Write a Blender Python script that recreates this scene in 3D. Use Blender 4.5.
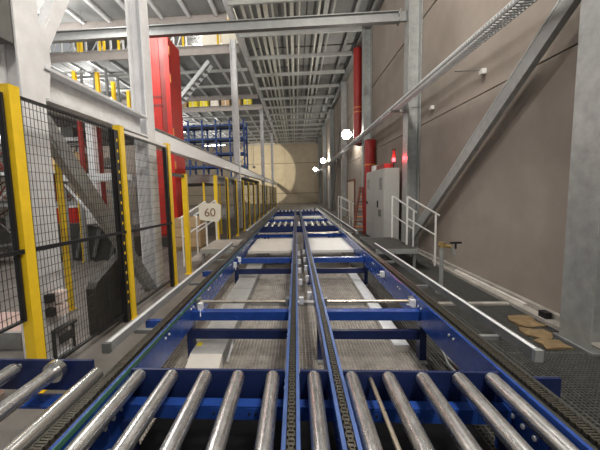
import bpy, math, random
from mathutils import Vector, Matrix, Euler
random.seed(7)
for o in list(bpy.data.objects):
    bpy.data.objects.remove(o, do_unlink=True)
scene = bpy.context.scene
COL = scene.collection
R = math.radians

# ------------------------------------------------------------------ camera
def make_camera():
    cd = bpy.data.cameras.new('camera'); co = bpy.data.objects.new('camera', cd); COL.objects.link(co)
    y, p, r = R(3.706), R(5.886), R(1.462)
    fwd = Vector((-math.sin(y)*math.cos(p), math.cos(y)*math.cos(p), -math.sin(p)))
    right = Vector((math.cos(y), math.sin(y), 0)); up = right.cross(fwd)
    r2 = right*math.cos(r) - up*math.sin(r); u2 = up*math.cos(r) + right*math.sin(r)
    m = Matrix((r2, u2, -fwd)).transposed().to_4x4(); m.translation = (0, 0, 1.64)
    co.matrix_world = m
    cd.sensor_width = 36; cd.lens = 325.5/600*36; cd.shift_x = (300-275.4)/600
    cd.clip_start = .02; cd.clip_end = 200
    scene.camera = co
make_camera()

# ------------------------------------------------------------------ world, exposure, large lights
w = bpy.data.worlds.new('world'); scene.world = w; w.use_nodes = True
w.node_tree.nodes['Background'].inputs[0].default_value = (.95, .97, 1, 1)
w.node_tree.nodes['Background'].inputs[1].default_value = .27
vs = scene.view_settings
vs.view_transform = 'Standard'; vs.look = 'None'; vs.gamma = 1; vs.exposure = 0.42
vs.use_curve_mapping = False

def area(name, loc, rot, sx, sy, power, col=(1, .96, .9)):
    d = bpy.data.lights.new(name, 'AREA'); d.shape = 'RECTANGLE'; d.size = sx; d.size_y = sy
    d.energy = power; d.color = col
    o = bpy.data.objects.new(name, d); o.location = loc; o.rotation_euler = rot; COL.objects.link(o)
    return o
def spot(name, loc, target, power, ang, blend, col, size=.1):
    d = bpy.data.lights.new(name, 'SPOT'); d.energy = power; d.spot_size = R(ang); d.spot_blend = blend
    d.color = col; d.shadow_soft_size = size
    o = bpy.data.objects.new(name, d); o.location = loc
    o.rotation_euler = (Vector(target)-Vector(loc)).to_track_quat('-Z', 'Y').to_euler(); COL.objects.link(o)
    return o
# bare tube lamps: those of the aisle hang above and behind the camera, those of the hall over the hall (their bodies are built below)
def bare(name, loc, power, col=(1, .96, .9), size=.35):
    d = bpy.data.lights.new(name, 'POINT'); d.energy = power; d.color = col; d.shadow_soft_size = size
    o = bpy.data.objects.new(name, d); o.location = loc; COL.objects.link(o)
    return o
AISLE_LAMPS = ((1.7, -4.0, 6.4, 480), (1.7, .8, 6.4, 480), (1.2, 4.6, 7.2, 380))
HALL_LAMPS = ((-6, 4.6, 6.9, 330), (-8.5, 11.8, 7.4, 200), (-11.5, 18.6, 7.2, 420), (-11, 29.5, 7.2, 520), (-9, 37, 7.0, 300), (-8.2, 8.4, 3.3, 45), (-4.6, 8.2, 7.2, 300))
UPPER_FILL = ((-6, 13.8, 12.2, 520), (-6, 24.0, 12.2, 420))  # fill lamps added to brighten the upper floor
for x, y, z, pw in UPPER_FILL: bare('upper_fill', (x, y, z-.3), pw)
for x, y, z, pw in AISLE_LAMPS: bare('aisle_lamp', (x, y, z-.12), pw, (1, .95, .87))
for x, y, z, pw in HALL_LAMPS: bare('hall_lamp', (x, y-.1, z-.42), pw, (1, .97, .93))
# warm floodlight on a left-hand column that throws the round patch on the end wall
spot('flood_beam', (-4.6, 36.6, 4.4), (-4.5, 45.1, 4.2), 1900, 57, .08, (1, .92, .70), .05)

# ------------------------------------------------------------------ materials
MATS = {}
def mat(name, col, rough=.5, metal=0., var=.12, scale=6., bump=0., bscale=60., stretch=(1, 1, 1), emit=None, estr=0, col2=None, spec=.5, dirt=0.):
    m = bpy.data.materials.new(name); m.use_nodes = True; nt = m.node_tree; b = nt.nodes['Principled BSDF']
    tc = nt.nodes.new('ShaderNodeTexCoord'); mp = nt.nodes.new('ShaderNodeMapping'); mp.inputs['Scale'].default_value = stretch
    geo = nt.nodes.new('ShaderNodeNewGeometry')
    nt.links.new(geo.outputs['Position'], mp.inputs[0])
    n = nt.nodes.new('ShaderNodeTexNoise'); n.inputs['Scale'].default_value = scale; n.inputs['Detail'].default_value = 6; n.inputs['Roughness'].default_value = .62
    nt.links.new(mp.outputs[0], n.inputs[0])
    cr = nt.nodes.new('ShaderNodeValToRGB')
    c1 = [max(0, c*(1-var)) for c in col]; c2 = col2 or [min(1, c*(1+var)) for c in col]
    cr.color_ramp.elements[0].position = .3; cr.color_ramp.elements[1].position = .7
    cr.color_ramp.elements[0].color = (*c1, 1); cr.color_ramp.elements[1].color = (*c2, 1)
    nt.links.new(n.outputs[0], cr.inputs[0])
    out = cr.outputs[0]
    if dirt:
        n2 = nt.nodes.new('ShaderNodeTexNoise'); n2.inputs['Scale'].default_value = scale*.35; n2.inputs['Detail'].default_value = 9; n2.inputs['Roughness'].default_value = .75
        nt.links.new(geo.outputs['Position'], n2.inputs[0])
        r2 = nt.nodes.new('ShaderNodeValToRGB'); r2.color_ramp.elements[0].position = .38; r2.color_ramp.elements[1].position = .62
        r2.color_ramp.elements[0].color = (1-dirt, 1-dirt, 1-dirt, 1); r2.color_ramp.elements[1].color = (1, 1, 1, 1)
        nt.links.new(n2.outputs[0], r2.inputs[0])
        mx = nt.nodes.new('ShaderNodeMix'); mx.data_type = 'RGBA'; mx.blend_type = 'MULTIPLY'; mx.inputs[0].default_value = 1
        nt.links.new(out, mx.inputs[6]); nt.links.new(r2.outputs[0], mx.inputs[7]); out = mx.outputs[2]
    nt.links.new(out, b.inputs['Base Color'])
    rr = nt.nodes.new('ShaderNodeMapRange'); rr.inputs[3].default_value = max(.02, rough-.08); rr.inputs[4].default_value = min(1, rough+.1)
    nt.links.new(n.outputs[0], rr.inputs[0]); nt.links.new(rr.outputs[0], b.inputs['Roughness'])
    b.inputs['Metallic'].default_value = metal; b.inputs['Specular IOR Level'].default_value = spec
    if bump:
        bn = nt.nodes.new('ShaderNodeTexNoise'); bn.inputs['Scale'].default_value = bscale; bn.inputs['Detail'].default_value = 4
        nt.links.new(mp.outputs[0], bn.inputs[0])
        bp = nt.nodes.new('ShaderNodeBump'); bp.inputs['Strength'].default_value = bump; bp.inputs['Distance'].default_value = .01
        nt.links.new(bn.outputs[0], bp.inputs['Height']); nt.links.new(bp.outputs[0], b.inputs['Normal'])
    if emit:
        b.inputs['Emission Color'].default_value = (*emit, 1); b.inputs['Emission Strength'].default_value = estr
    MATS[name] = m
    return m
mat('concrete_wall', (.30, .255, .215), .85, 0, .13, 1.1, .12, 40, dirt=.14)
mat('concrete_end', (.46, .39, .29), .85, 0, .1, 1.2)
mat('joint_dark', (.10, .085, .07), .9)
mat('concrete_floor', (.20, .18, .16), .55, 0, .2, 1.6, .1, 30, dirt=.3)
mat('underfloor', (.17, .155, .14), .9, 0, .2, 2)
mat('kerb', (.40, .37, .33), .85, 0, .2, 5, dirt=.3)
mat('grating_dark', (.13, .13, .12), .5, .3, .2, 12)
mat('grating_light', (.62, .57, .51), .55, .1, .2, 9, dirt=.25)
mat('galv', (.40, .41, .40), .46, .45, .16, 9, dirt=.14)
mat('galv_lit', (.52, .53, .52), .48, .3, .14, 9, dirt=.1)  # galv lightened to paint the lit top edge of the right brace
mat('duct_steel', (.56, .55, .52), .45, .3, .12, 9, dirt=.15)
mat('galv_dark', (.25, .255, .25), .5, .4, .18, 7, dirt=.2)
mat('galv_light', (.74, .75, .76), .45, .05, .1, 9, dirt=.08)
mat('beam_grey', (.24, .245, .24), .5, .2, .12, 6, dirt=.1)
mat('beam_white', (.90, .90, .91), .45, 0, .04, 5)
mat('galv_column', (.80, .80, .81), .5, .05, .08, 5, dirt=.08)
mat('roof_steel', (.46, .47, .45), .55, .2, .12, 3, dirt=.1)
mat('roof_deck', (.30, .305, .30), .7, .1, .2, 1.5, stretch=(1, .3, 1), dirt=.2)
mat('deck_edge', (.33, .30, .28), .6, .1, .12, 3)
mat('roof_strip', (.72, .72, .64), .5, .1, .1, 4)  # slightly yellow: the lamplight tint on the strips is put into the colour
mat('roller_steel', (.69, .69, .69), .27, .88, .3, 48, stretch=(1, .06, 1), bump=.06, dirt=.3)
mat('bright_steel', (.66, .66, .64), .2, .95, .1, 30, stretch=(1, .06, 1))
mat('shaft_steel', (.62, .54, .43), .28, .8, .1, 12)
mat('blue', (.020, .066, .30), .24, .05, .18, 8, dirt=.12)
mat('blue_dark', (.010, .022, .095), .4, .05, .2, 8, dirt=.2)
mat('blue_wear', (.10, .17, .42), .3, .35, .25, 30, stretch=(1, .15, 1))
mat('chain', (.10, .092, .075), .42, .7, .3, 60)
mat('chain_bed', (.05, .05, .045), .5, .2)
mat('wear_strip', (.035, .12, .08), .5)
mat('yellow', (.90, .60, .02), .42, 0, .06, 9, dirt=.08)
mat('black', (.012, .012, .013), .45, 0, .3)
mat('matte_black', (.008, .008, .009), .95, 0, .3, spec=.05)
mat('wire', (.03, .03, .03), .5, .2)
mat('red', (.60, .018, .008), .5, 0, .12, 5, dirt=.1)
mat('red_dark', (.26, .018, .012), .45, 0, .15, 5)
mat('red_pipe', (.36, .022, .018), .4, 0, .12, 6)
mat('rust_red', (.16, .05, .03), .6, 0, .3, 14)
mat('orange', (.75, .25, .06), .5)
mat('white', (.76, .75, .72), .45, 0, .05, 6, dirt=.06)
mat('cover_white', (.70, .66, .60), .5, .05, .06, 6, dirt=.08)
mat('cabinet_grey', (.40, .395, .37), .45, 0, .04, 5)
mat('panel_grey', (.12, .12, .11), .5)
mat('cardboard', (.42, .29, .16), .85, 0, .15, 5)
mat('board_brown', (.17, .115, .055), .85, 0, .35, 14, .2)
mat('pale_goods', (.66, .62, .55), .7, 0, .15, 4)
mat('pink_lit_patch', (.58, .42, .37), .8, 0, .15, 5)  # pink light on the hall floor, put into a colour
mat('pink_lit_sensor', (.80, .66, .60), .6, 0, .05)  # white sensor body with the pink light on it in the colour
mat('dark_cover', (.10, .105, .10), .5)
mat('machine_dark', (.055, .055, .05), .5, .2, .3, 4)
mat('dusty_panel', (.045, .042, .035), .4, .1, .3, 3)
mat('rack_blue', (.02, .07, .27), .45, 0, .15, 5)
mat('sticker', (.75, .62, .03), .5)
mat('brass', (.55, .40, .16), .35, .8)
mat('door_cream', (.62, .52, .40), .6)
mat('sign_cream', (.74, .70, .60), .55, 0, .04)
mat('partition_cream', (.80, .76, .66), .6, 0, .04)
mat('sign_ink', (.22, .13, .07), .7)
mat('lamp_face', (1, 1, 1), .5, emit=(1, .97, .9), estr=28)
mat('tube_face', (1, 1, 1), .5, emit=(1, .98, .95), estr=9)
mat('beacon', (.9, .05, .05), .3, emit=(1, .05, .06), estr=6)
M = MATS

# ------------------------------------------------------------------ mesh builder
class MB:
    def __init__(s): s.v = []; s.f = []; s.sm = []
    def add(s, vs, fs, smooth=False):
        b = len(s.v); s.v += [tuple(v) for v in vs]; s.f += [tuple(b+i for i in f) for f in fs]; s.sm += [smooth]*len(fs); return s
    def box(s, x0, x1, y0, y1, z0, z1):
        return s.add([(x0,y0,z0),(x1,y0,z0),(x1,y1,z0),(x0,y1,z0),(x0,y0,z1),(x1,y0,z1),(x1,y1,z1),(x0,y1,z1)],
                     [(3,2,1,0),(4,5,6,7),(0,1,5,4),(1,2,6,5),(2,3,7,6),(3,0,4,7)])
    def obox(s, p, q, a, b, up=(0,0,1)):       # bar from p to q, a = width, b = height
        p = Vector(p); q = Vector(q); d = (q-p).normalized(); u = Vector(up)
        if abs(d.dot(u)) > .98: u = Vector((0,1,0))
        sd = d.cross(u).normalized(); u = sd.cross(d).normalized()
        vs = []
        for e in (p, q):
            for i, j in ((-1,-1),(1,-1),(1,1),(-1,1)): vs.append(e+sd*(a/2*i)+u*(b/2*j))
        return s.add(vs, [(0,1,2,3),(7,6,5,4),(0,4,5,1),(1,5,6,2),(2,6,7,3),(3,7,4,0)])
    def tube(s, p, q, r, n=14, r2=None, caps=True):
        p = Vector(p); q = Vector(q); d = (q-p).normalized(); u = Vector((0,0,1)) if abs(d.z) < .9 else Vector((1,0,0))
        a = d.cross(u).normalized(); b = d.cross(a); r2 = r if r2 is None else r2; vs = []
        for e, rr in ((p, r), (q, r2)):
            for k in range(n):
                t = 2*math.pi*k/n; vs.append(e+a*(rr*math.cos(t))+b*(rr*math.sin(t)))
        s.add(vs, [(k, (k+1) % n, n+(k+1) % n, n+k) for k in range(n)], True)
        if caps: s.add(vs[:n], [tuple(range(n))[::-1]]); s.add(vs[n:], [tuple(range(n))])
        return s
    def path(s, pts, r, n=8):
        for a, b in zip(pts[:-1], pts[1:]): s.tube(a, b, r, n)
        return s
    def prism(s, pts, axis, a, b):             # polygon in the plane across axis, extruded from a to b
        k = 'xyz'.index(axis); n = len(pts); vs = []
        for e in (a, b):
            for p in pts:
                v = [0,0,0]; o = [i for i in range(3) if i != k]; v[o[0]], v[o[1]] = p; v[k] = e; vs.append(v)
        return s.add(vs, [tuple(range(n)), tuple(range(n, 2*n))[::-1]]+[(i, n+i, n+(i+1) % n, (i+1) % n) for i in range(n)])
    def hbeam(s, p0, p1, axis, c, wd, h, t, web='v'):
        """H section along axis from p0 to p1, centred at c (the two other coordinates), flange width wd, depth h"""
        ax = 'xyz'.index(axis); o = [i for i in range(3) if i != ax]
        def bx(a0, a1, b0, b1):
            lo = [0]*3; hi = [0]*3; lo[ax], hi[ax] = p0, p1; lo[o[0]], hi[o[0]] = a0, a1; lo[o[1]], hi[o[1]] = b0, b1
            s.box(lo[0], hi[0], lo[1], hi[1], lo[2], hi[2])
        if web == 'v':                          # depth along the second coordinate
            bx(c[0]-wd/2, c[0]+wd/2, c[1]-h/2, c[1]-h/2+t); bx(c[0]-wd/2, c[0]+wd/2, c[1]+h/2-t, c[1]+h/2); bx(c[0]-t/2, c[0]+t/2, c[1]-h/2+t, c[1]+h/2-t)
        else:
            bx(c[0]-h/2, c[0]-h/2+t, c[1]-wd/2, c[1]+wd/2); bx(c[0]+h/2-t, c[0]+h/2, c[1]-wd/2, c[1]+wd/2); bx(c[0]-h/2+t, c[0]+h/2-t, c[1]-t/2, c[1]+t/2)
        return s
    def mesh(s, name, m, off=(0,0,0)):
        me = bpy.data.meshes.new(name); ox, oy, oz = off
        me.from_pydata([(x-ox, y-oy, z-oz) for x, y, z in s.v], [], s.f); me.materials.append(M[m])
        me.polygons.foreach_set('use_smooth', s.sm); me.validate()
        import bmesh
        bm = bmesh.new(); bm.from_mesh(me); bmesh.ops.recalc_face_normals(bm, faces=bm.faces); bm.to_mesh(me); bm.free()
        return me
def worldoff(o):
    v = Vector((0,0,0))
    while o is not None: v += o.location; o = o.parent
    return v
def tag(o, label=None, cat=None, group=None, kind=None):
    for k, v in (('label', label), ('category', cat), ('group', group), ('kind', kind)):
        if v: o[k] = v
    return o
def thing(name, label, cat, loc=(0,0,0), group=None):
    o = bpy.data.objects.new(name, None); o.empty_display_size = .1; COL.objects.link(o); o.location = loc
    return tag(o, label, cat, group)
def part(name, mb, m, parent=None, label=None, kind=None):
    off = worldoff(parent)
    o = bpy.data.objects.new(name, mb.mesh(name, m, off)); COL.objects.link(o); o.parent = parent
    return tag(o, label, None, None, kind)
def solo(name, mb, m, label, cat, group=None):
    o = bpy.data.objects.new(name, mb.mesh(name, m)); COL.objects.link(o)
    return tag(o, label, cat, group)
def struct(name, mb, m):
    o = bpy.data.objects.new(name, mb.mesh(name, m)); COL.objects.link(o); o['kind'] = 'structure'; return o
def inst(name, me, parent, loc):               # a further piece that shares its mesh; loc in the world
    o = bpy.data.objects.new(name, me); COL.objects.link(o); o.parent = parent; o.location = Vector(loc)-worldoff(parent); return o
def copy_tree(o, parent=None, delta=None):
    c = o.copy(); COL.objects.link(c); c.parent = parent
    if delta is not None: c.location = o.location+Vector(delta)
    for ch in o.children: copy_tree(ch, c)
    return c
ORD = ['nearest', 'second nearest', 'third nearest', 'fourth nearest', 'fifth nearest', 'sixth nearest', 'seventh nearest', 'eighth nearest', 'ninth nearest', 'tenth nearest', 'farthest']

# ================================================================== THE SETTING
# concrete slab; steel grating lies over the pit between the fence and the right wall
fl = struct('floor', MB().box(-16, 3.4, -6, 45.2, -.5, -.34), 'underfloor')
part('hall_slab', MB().box(-16, -1.32, -6, 45.1, -.34, 0), 'concrete_floor', fl)
part('far_slab', MB().box(-1.32, 3.2, 13.0, 45.1, -.34, -.002), 'concrete_floor', fl)
part('rear_slab', MB().box(-1.32, 3.2, -6, -1.0, -.34, -.002), 'concrete_floor', fl)
def grating(w, l, m):
    b = MB(); p = .034; hw = .0022 if m == 'grating_dark' else .0042
    nx = int(round(w/p)); ny = int(round(l/p))
    b.box(0, .006, 0, l, -.03, 0).box(w-.006, w, 0, l, -.03, 0).box(0, w, 0, .006, -.03, 0).box(0, w, l-.006, l, -.03, 0)
    for i in range(1, nx): b.box(i*w/nx-hw, i*w/nx+hw, 0, l, -.03, -.001)
    for j in range(1, ny): b.box(0, w, j*l/ny-hw, j*l/ny+hw, -.03, -.001)
    return b.mesh('grating_panel', m)
def lay(xs, ys, m):
    cache = {}
    for x0, x1 in xs:
        for y0, y1 in ys:
            k = (round(x1-x0, 3), round(y1-y0, 3))
            if k not in cache: cache[k] = grating(x1-x0-.006, y1-y0-.006, m)
            inst('grating_panel', cache[k], fl, (x0+.003, y0+.003, 0))
ysl = [(-1+k*1.4, -1+(k+1)*1.4) for k in range(10)]
lay([(-1.32, -.52), (-.52, .28), (.28, 1.16)], ysl, 'grating_light')
lay([(1.16, 2.04), (2.04, 2.92)], ysl, 'grating_dark')
for x in (-1.3, -.52, .28, 1.16, 2.04, 2.90):
    part('bearer', MB().box(x-.03, x+.03, -1, 13, -.34, -.031), 'underfloor', fl)

wr = struct('wall_right', MB().box(3.19, 3.4, -6, 45.2, -.5, 9.2), 'joint_dark')
cols_y = [3.37, 8.65, 13.93, 20.2, 26.8, 33.5, 40.0]
edges = [-6, -1.9]+cols_y+[45.1]
pc = {}
for z0, z1 in ((-.34, 3.16), (3.18, 5.66), (5.70, 9.2)):
    for y0, y1 in zip(edges[:-1], edges[1:]):
        k = (round(y1-y0, 3), z0)
        if k not in pc: pc[k] = MB().box(0, .068, .006, y1-y0-.006, 0, z1-z0).mesh('wall_panel', 'concrete_wall')
        inst('wall_panel', pc[k], wr, (3.12, y0, z0))
bs = struct('baseboard_right', MB().box(2.93, 3.118, -1, 45, -.33, .035), 'kerb')
part('kerb_step', MB().box(3.05, 3.118, -1, 45, .035, .10), 'kerb', bs)

wb = struct('wall_back', MB().box(-16, 3.19, 45.2, 45.5, -.5, 9.2), 'joint_dark')
for z0, z1 in ((-.3, 1.30), (1.36, 5.40), (5.46, 9.2)):
    for x0, x1 in ((-16, -11), (-11, -5.9), (-5.9, -1.4), (-1.4, 3.12)):
        part('wall_panel', MB().box(x0+.01, x1-.01, 45.1, 45.198, z0, z1), 'concrete_end', wb)
wl = struct('wall_left', MB().box(-16.3, -16, -6, 45.5, -.5, 9.2), 'concrete_wall')
dr = struct('door_1', MB().box(3.08, 3.118, 17.5, 19.7, .0, 2.08), 'door_cream')
part('door_frame', MB().box(3.06, 3.118, 17.38, 17.5, 0, 2.2).box(3.06, 3.118, 19.7, 19.82, 0, 2.2).box(3.06, 3.118, 17.5, 19.7, 2.08, 2.2), 'rust_red', dr)
part('door_handle', MB().tube((3.06, 17.75, 1.0), (3.06, 17.95, 1.0), .015), 'black', dr)

# ceiling of the aisle (underside of the upper floor): deck panels, purlins across the aisle, long strips between them;
# over the hall the upper floor is broken by two open shafts
ce = struct('ceiling', MB().box(-2.2, 3.19, 6.5, 45.2, 8.62, 8.8), 'roof_deck')
pur = [11.72+2.36*k for k in range(-2, 15)]
for a, b in zip(pur[:-1], pur[1:]):
    for x0, x1 in ((-2.2, .55), (.55, 3.1)):
        part('deck_panel', MB().box(x0+.02, x1-.02, a+.05, b-.05, 8.50, 8.62), 'roof_deck', ce)
pm = MB().hbeam(-2.2, 2.8, 'x', (0, 0), .09, .16, .018).mesh('purlin', 'roof_steel')
for y in pur: inst('purlin', pm, ce, (0, y, 8.08))
for x, wd, mm in ((-1.78, .1, 'roof_strip'), (-1.5, .06, 'roof_strip'), (-1.22, .12, 'roof_strip'), (-.97, .16, 'roof_strip'), (-.72, .07, 'roof_strip'), (-.26, .07, 'roof_strip'), (-.02, .13, 'roof_strip'), (.26, .06, 'roof_strip'),
                  (.98, .07, 'roof_strip'), (1.22, .16, 'roof_steel'), (1.5, .06, 'roof_steel'), (2.35, .12, 'galv_dark')):
    part('roof_strip', MB().box(x-wd/2, x+wd/2, 6.9, 45, 8.165, 8.25), mm, ce)
part('edge_beam', MB().hbeam(6.9, 45, 'y', (-2.3, 8.33), .2, .28, .025), 'galv_light', ce)
part('wall_beam', MB().hbeam(-2, 45, 'y', (2.95, 8.13), .3, .3, .025), 'galv_dark', ce)
jm = {}
for y0, y1 in ((6.9, 12.7), (15.3, 22.7), (25.6, 45)):
    x = -13.0
    for x0, x1 in ((-15.9, -11.5), (-11.5, -7), (-7, -2.42)):
        part('deck_panel', MB().box(x0+.02, x1-.02, y0+.1, y1-.1, 8.22, 8.32), 'roof_deck', ce)
    for y in (y0+.05, y1-.05): part('edge_beam', MB().hbeam(-15.9, -2.42, 'x', (y, 8.12), .1, .40, .025), 'deck_edge', ce)
    n = int((y1-y0)/2.3)
    for k in range(1, n): part('purlin', MB().hbeam(-15.9, -2.42, 'x', (y0+k*(y1-y0)/n, 8.06), .09, .14, .018), 'roof_steel', ce)
    while x < -2.6:
        part('joist', MB().hbeam(y0+.1, y1-.1, 'y', (x, 8.175), .13, .09, .015), 'galv_light', ce); x += 1.02
part('upper_roof', MB().box(-16, -2.2, 6.5, 45.2, 12.6, 12.8), 'roof_deck', ce)
part('upper_wall', MB().box(-2.2, -2.0, 6.5, 45.2, 8.8, 12.6), 'concrete_end', ce)
# ------------------------------------------------------------------ frame of the building
for i, y in enumerate(cols_y):
    t = thing('steel_column', '%s galvanised steel column standing against the concrete right wall' % ORD[i], 'column', (2.95, y, 0), 'columns along the right wall')
    part('shaft', MB().hbeam(.0, 7.97, 'z', (2.955, y), .36, .31, .022, 'h'), 'galv', t)
    part('base_plate', MB().box(2.78, 2.925, y-.24, y+.24, .001, .025), 'galv_dark', t)
for i, (y, top) in enumerate(((3.04, 8.9), (5.58, 8.9), (14.6, 8.18), (26.2, 8.18), (37.2, 8.18))):
    t = thing('steel_column', '%s pale steel column behind the yellow fence on the left' % ORD[i], 'column', (-2.575, y, 0), 'columns along the left fence')
    part('shaft', MB().hbeam(0, top, 'z', (-2.575, y), .29, .25, .02, 'h'), 'galv_column', t)
    part('base_plate', MB().box(-2.75, -2.40, y-.2, y+.2, .001, .025), 'galv_dark', t)
    if i == 0:
        g = part('gusset_plate', MB().prism([(y+.146, 2.62), (y+.20, 2.62), (y+.27, 3.0), (y+.24, 3.3), (y+.146, 3.3)], 'x', -2.505, -2.455), 'galv_column', t)
# braces
def brace(name, label, p, q, a, b, m, nseg=None):
    t = thing(name, label, 'brace', p)
    d = (Vector(q)-Vector(p)).normalized()
    part('bar', MB().obox(p, q, a, b), m, t)
    part('end_plate', MB().obox(Vector(p)-d*.0, Vector(p)+d*.3, a+.02, b*.6), m, t)
    return t
t = thing('steel_brace', 'long grey diagonal channel brace leaning across the concrete right wall', 'brace', (2.9, 6, 2))
p_, q_ = Vector((2.93, 3.62, 3.72)), Vector((2.93, 8.35, .42)); d_ = (q_-p_).normalized(); n_ = Vector((0, -d_.z, d_.y))
if n_.z < 0: n_ = -n_
part('web', MB().obox(p_, q_, .08, .19), 'galv', t)
part('top_flange', MB().obox(p_+n_*.105+Vector((-.002, 0, 0)), q_+n_*.105+Vector((-.002, 0, 0)), .086, .025), 'galv_lit', t)  # lit top edge, painted in the lighter steel
part('end_plate', MB().obox(q_-d_*.25+Vector((-.05, 0, 0)), q_+d_*.05+Vector((-.05, 0, 0)), .014, .24), 'galv_dark', t)
brace('steel_brace', 'grey diagonal brace running down behind the near fence mesh', (-2.58, 3.25, 2.42), (-2.58, 5.40, .05), .10, .2, 'galv')
brace('steel_brace', 'pale diagonal brace rising from the near left column out of the picture', (-2.56, 3.31, 3.19), (-2.56, 4.9, 5.97), .10, .15, 'galv_column')
brace('steel_brace', 'thin diagonal brace on the far right wall beside the floodlight', (2.9, 20.5, 6.6), (2.9, 26.5, .06), .06, .12, 'galv_dark')
# beams
t = thing('cross_beam', 'grey steel cross beam spanning the aisle under the roof', 'beam', (-1.7, 8.8, 5.85))
part('web_and_flanges', MB().hbeam(-8.6, 2.60, 'x', (8.67, 5.83), .16, .25, .02), 'beam_grey', t)
part('end_plate', MB().box(2.60, 2.63, 8.55, 8.79, 5.68, 5.98), 'galv_dark', t)
part('cleat', MB().box(2.63, 2.785, 8.63, 8.71, 5.72, 5.94), 'galv_dark', t)
for zz in (5.76, 5.9):
    for yy in (8.59, 8.75): part('bolt', MB().tube((2.59, yy, zz), (2.60, yy, zz), .018, 6), 'galv_light', t)
t = thing('side_beam', 'near H section steel beam above the fence between the two pale columns', 'beam', (-2.575, 3.2, 2.7))
part('web_and_flanges', MB().hbeam(3.2, 5.42, 'y', (-2.575, 2.76), .29, .34, .03), 'galv_light', t)
t = thing('side_beam', 'long white box beam running above the yellow fence into the distance', 'beam', (-2.575, 5.8, 2.7))
part('box_section', MB().box(-2.66, -2.48, 5.74, 44.9, 2.5, 2.79), 'beam_white', t)
part('top_strip', MB().box(-2.68, -2.46, 5.74, 44.9, 2.79, 2.82), 'panel_grey', t)

# ================================================================== CONVEYORS
def roller(name, x, y0, y1, z, r, parent, m='roller_steel', flange=False):
    b = MB().tube((x, y0, z), (x, y1-.02, z), r, 20); b.tube((x, y1-.02, z), (x, y1, z), r, 20, r*.8)
    o = part(name, b, m, parent)
    part('axle', MB().tube((x, y1, z), (x, y1+.03, z), .018, 10), 'galv_dark', o)
    if flange: part('flange', MB().tube((x, y1-.045, z), (x, y1, z), r*1.55, 24), 'bright_steel', o)
    return o
XR = [-.96, -.76, -.555, -.36, -.155, .085, .30, .51, .70, .90, 1.08]
ZT = .6
def transfer(label, y0, y1, front, group):
    t = thing('roller_conveyor', label, 'conveyor', (.1, (y0+y1)/2, 0), group)
    near = y1 if front else y0
    for x in XR:
        b = MB().tube((x, y0+.03, ZT-.04), (x, y1-.005, ZT-.04), .04, 18)
        o = part('roller', b, 'roller_steel', t)
        e = (y1-.005, y1+.012) if front else (y0+.012, y0+.03)
        part('end_cap', MB().tube((x, e[0], ZT-.04), (x, e[1], ZT-.04), .033, 14), 'galv', o)
    ya = y1+.012 if front else y0-.02
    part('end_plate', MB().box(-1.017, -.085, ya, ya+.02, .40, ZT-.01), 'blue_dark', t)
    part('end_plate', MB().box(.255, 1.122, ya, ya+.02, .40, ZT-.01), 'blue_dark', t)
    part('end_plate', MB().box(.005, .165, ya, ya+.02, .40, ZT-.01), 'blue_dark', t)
    if front: part('end_plate', MB().box(1.285, 1.46, ya, ya+.02, .40, ZT-.04), 'blue_dark', t)
    yb = ya-.13 if front else ya+.25
    bm_ = part('cross_beam', MB().box(-1.017, 1.122, yb, yb+.07, .375, .455), 'blue', t)
    for x in (-.86, -.66, -.46, -.26, .40, .61, .80, .99):
        part('plate', MB().box(x-.04, x+.04, yb-.004, yb, .385, .445), 'blue', bm_)
        part('bolt', MB().tube((x-.02, yb-.012, .415), (x-.02, yb-.004, .415), .007, 6), 'black', bm_)
        part('bolt', MB().tube((x+.015, yb-.012, .415), (x+.015, yb-.004, .415), .007, 6), 'black', bm_)
    for x in (-.97, 1.1):
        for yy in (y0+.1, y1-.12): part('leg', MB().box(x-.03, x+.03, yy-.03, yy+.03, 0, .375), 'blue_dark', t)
    return t
t = transfer('near roller conveyor with steel rollers pointing away from the camera', .25, 1.80, True, None)
part('tie_rod', MB().tube((.412, .3, .545), (.412, 1.812, .545), .0125, 10), 'shaft_steel', t)
part('gear_motor', MB().tube((.55, 1.15, .26), (1.0, 1.15, .26), .075, 16).box(.4, .56, 1.06, 1.26, .16, .36), 'machine_dark', t)
part('drive_shaft', MB().tube((-.95, 1.35, .40), (1.1, 1.35, .40), .02, 12), 'bright_steel', t)
part('gear_motor', MB().tube((-.85, 1.3, .26), (-.5, 1.3, .26), .07, 16).box(-.5, -.34, 1.2, 1.4, .16, .36), 'machine_dark', t)
part('shade_sheet', MB().box(-.98, 1.1, .3, 2.6, .10, .12), 'matte_black', t)  # black sheet added to stand in for the shade below the rollers
for x in (-.9, 1.0): part('sheet_foot', MB().box(x-.04, x+.04, .4, 2.5, .0, .10), 'machine_dark', t)
for x in (-.9, -.45, .5, .95):
    part('sprocket', MB().tube((x-.012, 1.35, .40), (x+.012, 1.35, .40), .05, 16), 'galv', t)
transfer('roller conveyor in the middle distance beyond the white crossing plates', 9.75, 11.2, False, None)
transfer('farthest roller conveyor at the end of the chain lanes', 16.8, 18.2, False, None)

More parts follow.
